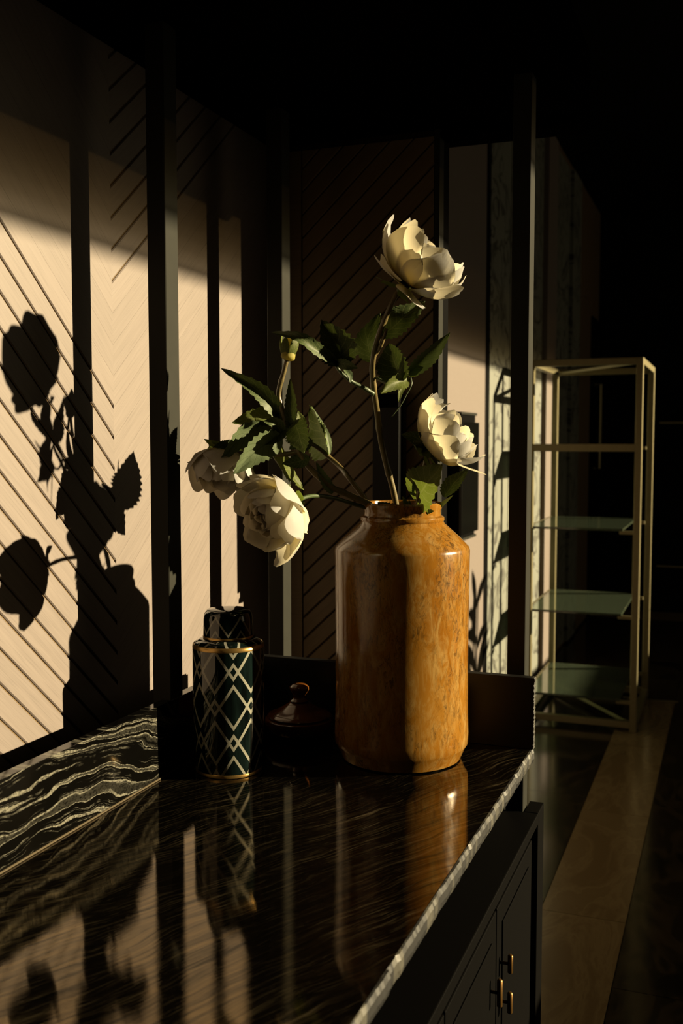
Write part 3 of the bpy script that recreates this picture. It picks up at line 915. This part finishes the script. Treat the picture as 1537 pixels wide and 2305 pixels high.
# -- A: the tall one
pA = peony('tallest white peony, rising above the jar with leaves on both sides', (893, 1165, 1.985))
stem(pA, [(900, 1240, 1.99), (893, 1150, 1.985), (884, 1100, 1.97), (868, 1040, 1.95), (856, 985, 1.93), (849, 930, 1.885), (842, 880, 1.85), (838, 830, 1.82), (843, 790, 1.80),
          (854, 750, 1.785), (868, 715, 1.775), (882, 682, 1.765), (897, 655, 1.76), (910, 642, 1.756)], .0062, .0042)
stem(pA, [(843, 800, 1.810), (858, 775, 1.790), (870, 740, 1.780)], .0042, .003, 'side_stem')
stem(pA, [(841, 887, 1.840), (820, 874, 1.830), (795, 861, 1.820), (778, 848, 1.810), (765, 836, 1.805), (753, 818, 1.800)], .0042, .0026, 'side_stem', 'stalk')
stem(pA, [(846, 850, 1.830), (872, 862, 1.820), (897, 856, 1.810), (918, 845, 1.805)], .003, .0018, 'side_stem', 'stalk')
stem(pA, [(924, 848, 1.805), (926, 866, 1.800), (914, 890, 1.800), (902, 912, 1.800), (882, 938, 1.800)], .0013, .0007, 'tendril', 'stalk')
stem(pA, [(908, 858, 1.805), (898, 880, 1.800), (896, 897, 1.800), (903, 910, 1.800)], .0012, .0007, 'tendril', 'stalk')
fwd = -FW
bloom(pA, at(911, 642, 1.755), (RT*.60+UP*.74+fwd*.28), .069, 3, -.05,
      guards=((-RT*.9+UP*.15+fwd*.45, 1.15, .50, 96, 66), (-RT*.75-UP*.2-fwd*.5, 1.1, .50, 100, 62), (RT*.15-UP*.7+fwd*.75, 1.05, .50, 106, 84), (RT*.8-UP*.5+fwd*.45, 1.6, .6, 90, 15)), nsep=5)
leaf(pA, [(862, 757, 1.790), (905, 718, 1.785), (957, 678, 1.800)], 74, -.6, 'leaf', .25)
leaf(pA, [(838, 812, 1.820), (828, 765, 1.820), (856, 704, 1.830)], 62, -.7, 'leaf', .25)
leaf(pA, [(903, 856, 1.800), (888, 815, 1.795), (876, 771, 1.800)], 74, -.35, 'leaf', .75)
leaf(pA, [(918, 842, 1.805), (965, 798, 1.780), (1013, 748, 1.750)], 42, .45, 'leaf_lit', .5)
leaf(pA, [(914, 842, 1.805), (935, 832, 1.800), (953, 826, 1.790)], 28, .3, 'leaf_backlit', .2)
leaf(pA, [(918, 850, 1.805), (890, 860, 1.780), (857, 886, 1.760)], 38, .3, 'leaf_backlit', .45, curl=.4)
leaf(pA, [(914, 852, 1.805), (903, 875, 1.790), (897, 905, 1.790)], 16, .5, 'leaf_backlit', .3)
leaf(pA, [(772, 818, 1.805), (757, 775, 1.795), (722, 719, 1.785)], 84, -.05, 'leaf', .8)
leaf(pA, [(755, 816, 1.800), (780, 820, 1.790), (806, 829, 1.790)], 26, -.4, 'leaf', .3)
leaf(pA, [(776, 830, 1.805), (786, 845, 1.800), (788, 864, 1.800)], 18, .6, 'leaf_lit', .3)
leaf(pA, [(758, 816, 1.800), (720, 792, 1.770), (672, 760, 1.750), (611, 748, 1.79)], 30, .35, 'leaf', .45)
leaf(pA, [(752, 814, 1.800), (720, 785, 1.790), (687, 754, 1.790)], 20, .3, 'leaf_lit', .35)
leaf(pA, [(762, 818, 1.802), (745, 810, 1.790), (727, 798, 1.780)], 24, .5, 'leaf_lit', .3)

# -- B: the arching one with the bud and the hanging flower
pB = peony('arching peony stem on the left, with one upright bud and one hanging bloom', (843, 1146, 1.97))
stem(pB, [(900, 1215, 1.985), (862, 1160, 1.975), (843, 1143, 1.965), (815, 1128, 1.95), (780, 1112, 1.94), (745, 1096, 1.93), (715, 1071, 1.92), (690, 1045, 1.91), (672, 1016, 1.90), (657, 985, 1.89),
          (645, 955, 1.88), (634, 920, 1.87), (627, 893, 1.865), (630, 868, 1.86), (638, 840, 1.855), (646, 808, 1.85)], .0068, .0042)
stem(pB, [(672, 1016, 1.90), (640, 1023, 1.895), (615, 1022, 1.89), (600, 1010, 1.88), (575, 999, 1.88), (540, 997, 1.885), (510, 1002, 1.89), (497, 1010, 1.895)], .0045, .0036, 'side_stem')
# bud
bud = finish('bud', add_tube(bmesh.new(), spline([at(646, 812, 1.85), at(648, 803, 1.85), at(650, 786, 1.85), at(653, 766, 1.85), at(654, 752, 1.85)], 4),
             [.004, .0085, .0115, .0130, .0133, .0133, .0132, .013, .0126, .0118, .011, .0098, .0085, .007, .0055, .0038, .0012], 14), M['petal'], pB, True)
for k in range(5):
    petal(bud, at(646, 812, 1.85), at(654, 752, 1.85)-at(646, 812, 1.85), k*2*PI/5, .052 if k % 2 else .044, .010, R(44), R(-24), .004, .0008, .03, .9, 'sepal', 'leaf_backlit')
bloom(pB, at(503, 1016, 1.895), (-UP*.92-RT*.08+fwd*.35), .052, 5, -.1,
      guards=((-RT*1+UP*.2+fwd*.3, 1.45, .45, 85, 20), (RT*.6-fwd*.2, 1.5, .35, 80, 5)), nsep=5)
LB = [
    ([(628, 938, 1.88), (606, 905, 1.86), (565, 868, 1.85), (497, 829, 1.85)], 40, .15, 'leaf', .6),
    ([(632, 946, 1.88), (575, 938, 1.86), (521, 952, 1.84)], 44, .25, 'leaf_backlit', .35),
    ([(608, 972, 1.88), (555, 975, 1.85), (494, 1040, 1.83)], 52, .35, 'leaf_lit', .35),
    ([(632, 985, 1.87), (580, 1012, 1.84), (524, 1068, 1.82)], 62, .25, 'leaf_lit', .4),
    ([(642, 968, 1.89), (615, 935, 1.89), (587, 912, 1.90)], 46, -.7, 'leaf', .3),
    ([(640, 985, 1.88), (620, 955, 1.86), (592, 948, 1.85)], 30, .2, 'leaf', .4),
    ([(654, 965, 1.88), (655, 910, 1.87), (653, 852, 1.87)], 28, -.1, 'leaf', .5),
    ([(674, 990, 1.89), (655, 955, 1.88), (637, 918, 1.87)], 26, .2, 'leaf', .5),
    ([(664, 952, 1.87), (675, 985, 1.85), (684, 1022, 1.85)], 66, -.55, 'leaf', .25),
    ([(668, 980, 1.89), (676, 950, 1.88), (671, 924, 1.88)], 26, .4, 'leaf_backlit', .3),
    ([(610, 1018, 1.90), (640, 1058, 1.99), (683, 1103, 2.03)], 84, 1.15, 'leaf_backlit', .3),
    ([(695, 1030, 1.90), (668, 1040, 1.90), (634, 1044, 1.89)], 36, -.3, 'leaf', .25),
    ([(748, 1110, 1.93), (728, 1082, 1.92), (711, 1040, 1.92)], 28, .5, 'leaf_lit', .5),
    ([(566, 1048, 1.88), (567, 1062, 1.88), (570, 1080, 1.88)], 12, .3, 'leaf_backlit', .3),
    ([(640, 960, 1.88), (620, 985, 1.86), (585, 1002, 1.85)], 34, -.4, 'leaf', .4),
    ([(520, 1000, 1.89), (500, 1000, 1.88), (474, 1012, 1.87)], 18, .2, 'leaf', .3),
    ([(492, 1006, 1.89), (476, 998, 1.89), (459, 988, 1.89)], 14, .2, 'leaf_backlit', .3),
]
for pts, wpx, rl, mm, fo in LB: leaf(pB, pts, wpx, rl, mm, fo)

# -- C: leafy stem without a flower
pC = peony('leafy peony stem without a flower, between the arching stem and the tall stem', (833, 1143, 1.98))
stem(pC, [(905, 1225, 1.99), (858, 1165, 1.985), (833, 1138, 1.98), (808, 1105, 1.97), (785, 1075, 1.96), (768, 1054, 2.0), (742, 1030, 2.02), (716, 1008, 2.01), (690, 992, 1.98), (668, 975, 1.95)], .0056, .004)
leaf(pC, [(738, 1022, 2.02), (724, 970, 2.04), (697, 911, 2.05)], 130, -1.18, 'leaf', .3)
leaf(pC, [(742, 1022, 2.0), (734, 980, 2.0), (706, 920, 2.0)], 18, .8, 'leaf_lit', .4)
leaf(pC, [(700, 1000, 1.92), (675, 1000, 1.90), (650, 1012, 1.89)], 40, -.5, 'leaf', .3)

# -- D: the big flower facing the viewer
pD = peony('low white peony facing forward beside the patterned jar, its yellow heart showing', (850, 1150, 1.97))
stem(pD, [(905, 1235, 1.98), (872, 1168, 1.98), (845, 1149, 1.97), (800, 1136, 1.95), (755, 1122, 1.92), (715, 1116, 1.88), (685, 1120, 1.83), (655, 1137, 1.782)], .0045, .0034, 'stem', 'stalk')
bloom(pD, at(652, 1140, 1.775), (-RT*.66-UP*.36+fwd*.64), .060, 9, .12,
      guards=((RT*.2-UP*1.0+fwd*.2, 1.62, .45, 92, 5), (-RT*.2+UP*1.0, 1.6, .45, 92, 8), (RT*.8-UP*.5+fwd*.5, 1.15, .42, 95, 40)), nsep=3, sep_len=.8)
leaf(pD, [(655, 1128, 1.80), (643, 1105, 1.80), (655, 1090, 1.81)], 26, .3, 'sepal', .3, .03, 'sepal')
leaf(pD, [(655, 1132, 1.80), (668, 1135, 1.80), (686, 1131, 1.80)], 26, .2, 'sepal', .3, .03, 'sepal')

# -- E: the right-hand flower
pE = peony('short white peony leaning right, low over the rim of the jar', (938, 1160, 1.975))
stem(pE, [(915, 1235, 1.990), (936, 1165, 1.980), (944, 1110, 1.935), (952, 1065, 1.930), (960, 1030, 1.930), (963, 1012, 1.930)], .0052, .004)
bloom(pE, at(963, 1010, 1.930), (RT*.76+UP*.60+fwd*.30), .061, 21, .0,
      guards=((RT*.55-UP*.7+fwd*.35, 1.95, .42, 66, 50), (-RT*.3+UP*1.0, 1.75, .6, 88, -5), (RT*.1-UP*.25+fwd*1.0, 1.3, .6, 86, 20)), nsep=5, sep_len=1.0)
leaf(pE, [(936, 1124, 1.950), (960, 1090, 1.905), (996, 1044, 1.880)], 104, -.55, 'leaf_backlit', .30, .06)
leaf(pE, [(1000, 1118, 1.940), (1022, 1088, 1.950), (1054, 1056, 1.960)], 44, -.6, 'leaf', .3)
leaf(pE, [(960, 1004, 1.930), (935, 984, 1.920), (902, 977, 1.910)], 34, -.3, 'leaf', .3)
leaf(pE, [(958, 1012, 1.930), (950, 1000, 1.910), (930, 992, 1.890)], 40, -.7, 'leaf', .3)
leaf(pE, [(966, 1012, 1.930), (985, 1024, 1.920), (990, 1042, 1.920)], 30, -.7, 'leaf', .3)
leaf(pE, [(952, 1012, 1.925), (965, 1022, 1.910), (982, 1022, 1.910)], 20, .3, 'sepal', .3)
leaf(pE, [(916, 1158, 1.950), (914, 1140, 1.940), (906, 1117, 1.890)], 18, .4, 'leaf_lit', .3)
leaf(pE, [(922, 1160, 1.950), (922, 1142, 1.940), (920, 1124, 1.900)], 12, .5, 'leaf_lit', .3)
leaf(pE, [(928, 1112, 1.930), (932, 1085, 1.930), (938, 1064, 1.930)], 10, .6, 'leaf_lit', .3)
leaf(pE, [(965, 1158, 1.955), (990, 1138, 1.960), (1020, 1114, 1.925)], 12, .3, 'leaf_lit', .3)
leaf(pE, [(935, 1160, 1.940), (955, 1152, 1.925), (978, 1150, 1.920)], 18, .2, 'leaf_lit', .3)
leaf(pE, [(905, 1158, 1.950), (878, 1145, 1.930), (848, 1130, 1.920)], 34, -.3, 'leaf', .3)
leaf(pE, [(908, 1160, 1.945), (890, 1150, 1.930), (866, 1150, 1.915)], 24, .1, 'leaf', .3)

# ------------------------------------------------------------------ plant by the window, outside the frame: its leaves shade the oak wall
plant = empty('potted_plant', (.9, 5.5, 0), 'tall leafy potted plant by the window, shading the far oak wall', 'plant')
lathe('pot', [(0, .001), (.14, .001), (.17, .30), (.18, .31), (.165, .315), (.15, .27), (0, .27)], (.9, 5.5), M['pot'], plant, 32)
random.seed(31)
for k in range(3):
    finish('stem', add_tube(bmesh.new(), spline([Vector((.9+.03*k-.03, 5.5, .26)), Vector((.9+.05*k-.05, 5.5+.02*k, .7)), Vector((.9+.08*k-.08, 5.52-.03*k, 1.25))], 4), .012, 8), M['stem'], plant, True)
for k in range(16):
    b0 = Vector((.9+random.uniform(-.08, .08), 5.5+random.uniform(-.04, .04), random.uniform(.75, 1.25)))
    a = random.uniform(0, 2*PI); dv = Vector((math.cos(a)*.6, math.sin(a), random.uniform(.5, 1.4))).normalized()
    sd_ = dv.cross(Vector((.94, .35, .1))).normalized()
    bm = bmesh.new(); Ln = random.uniform(.26, .42); prev = None
    for i in range(9):
        t = i/8; p = b0+dv*Ln*t-Vector((0, 0, .10*t*t)); hw = .034*math.sin(PI*min(1, t*.93+.05))
        row = [bm.verts.new(p-sd_*hw), bm.verts.new(p+Vector((0, 0, -.004))), bm.verts.new(p+sd_*hw)]
        if prev:
            for q in range(2): bm.faces.new((prev[q], prev[q+1], row[q+1], row[q]))
        prev = row
    finish('leaf', bm, M['stalk'], plant, 'keep')
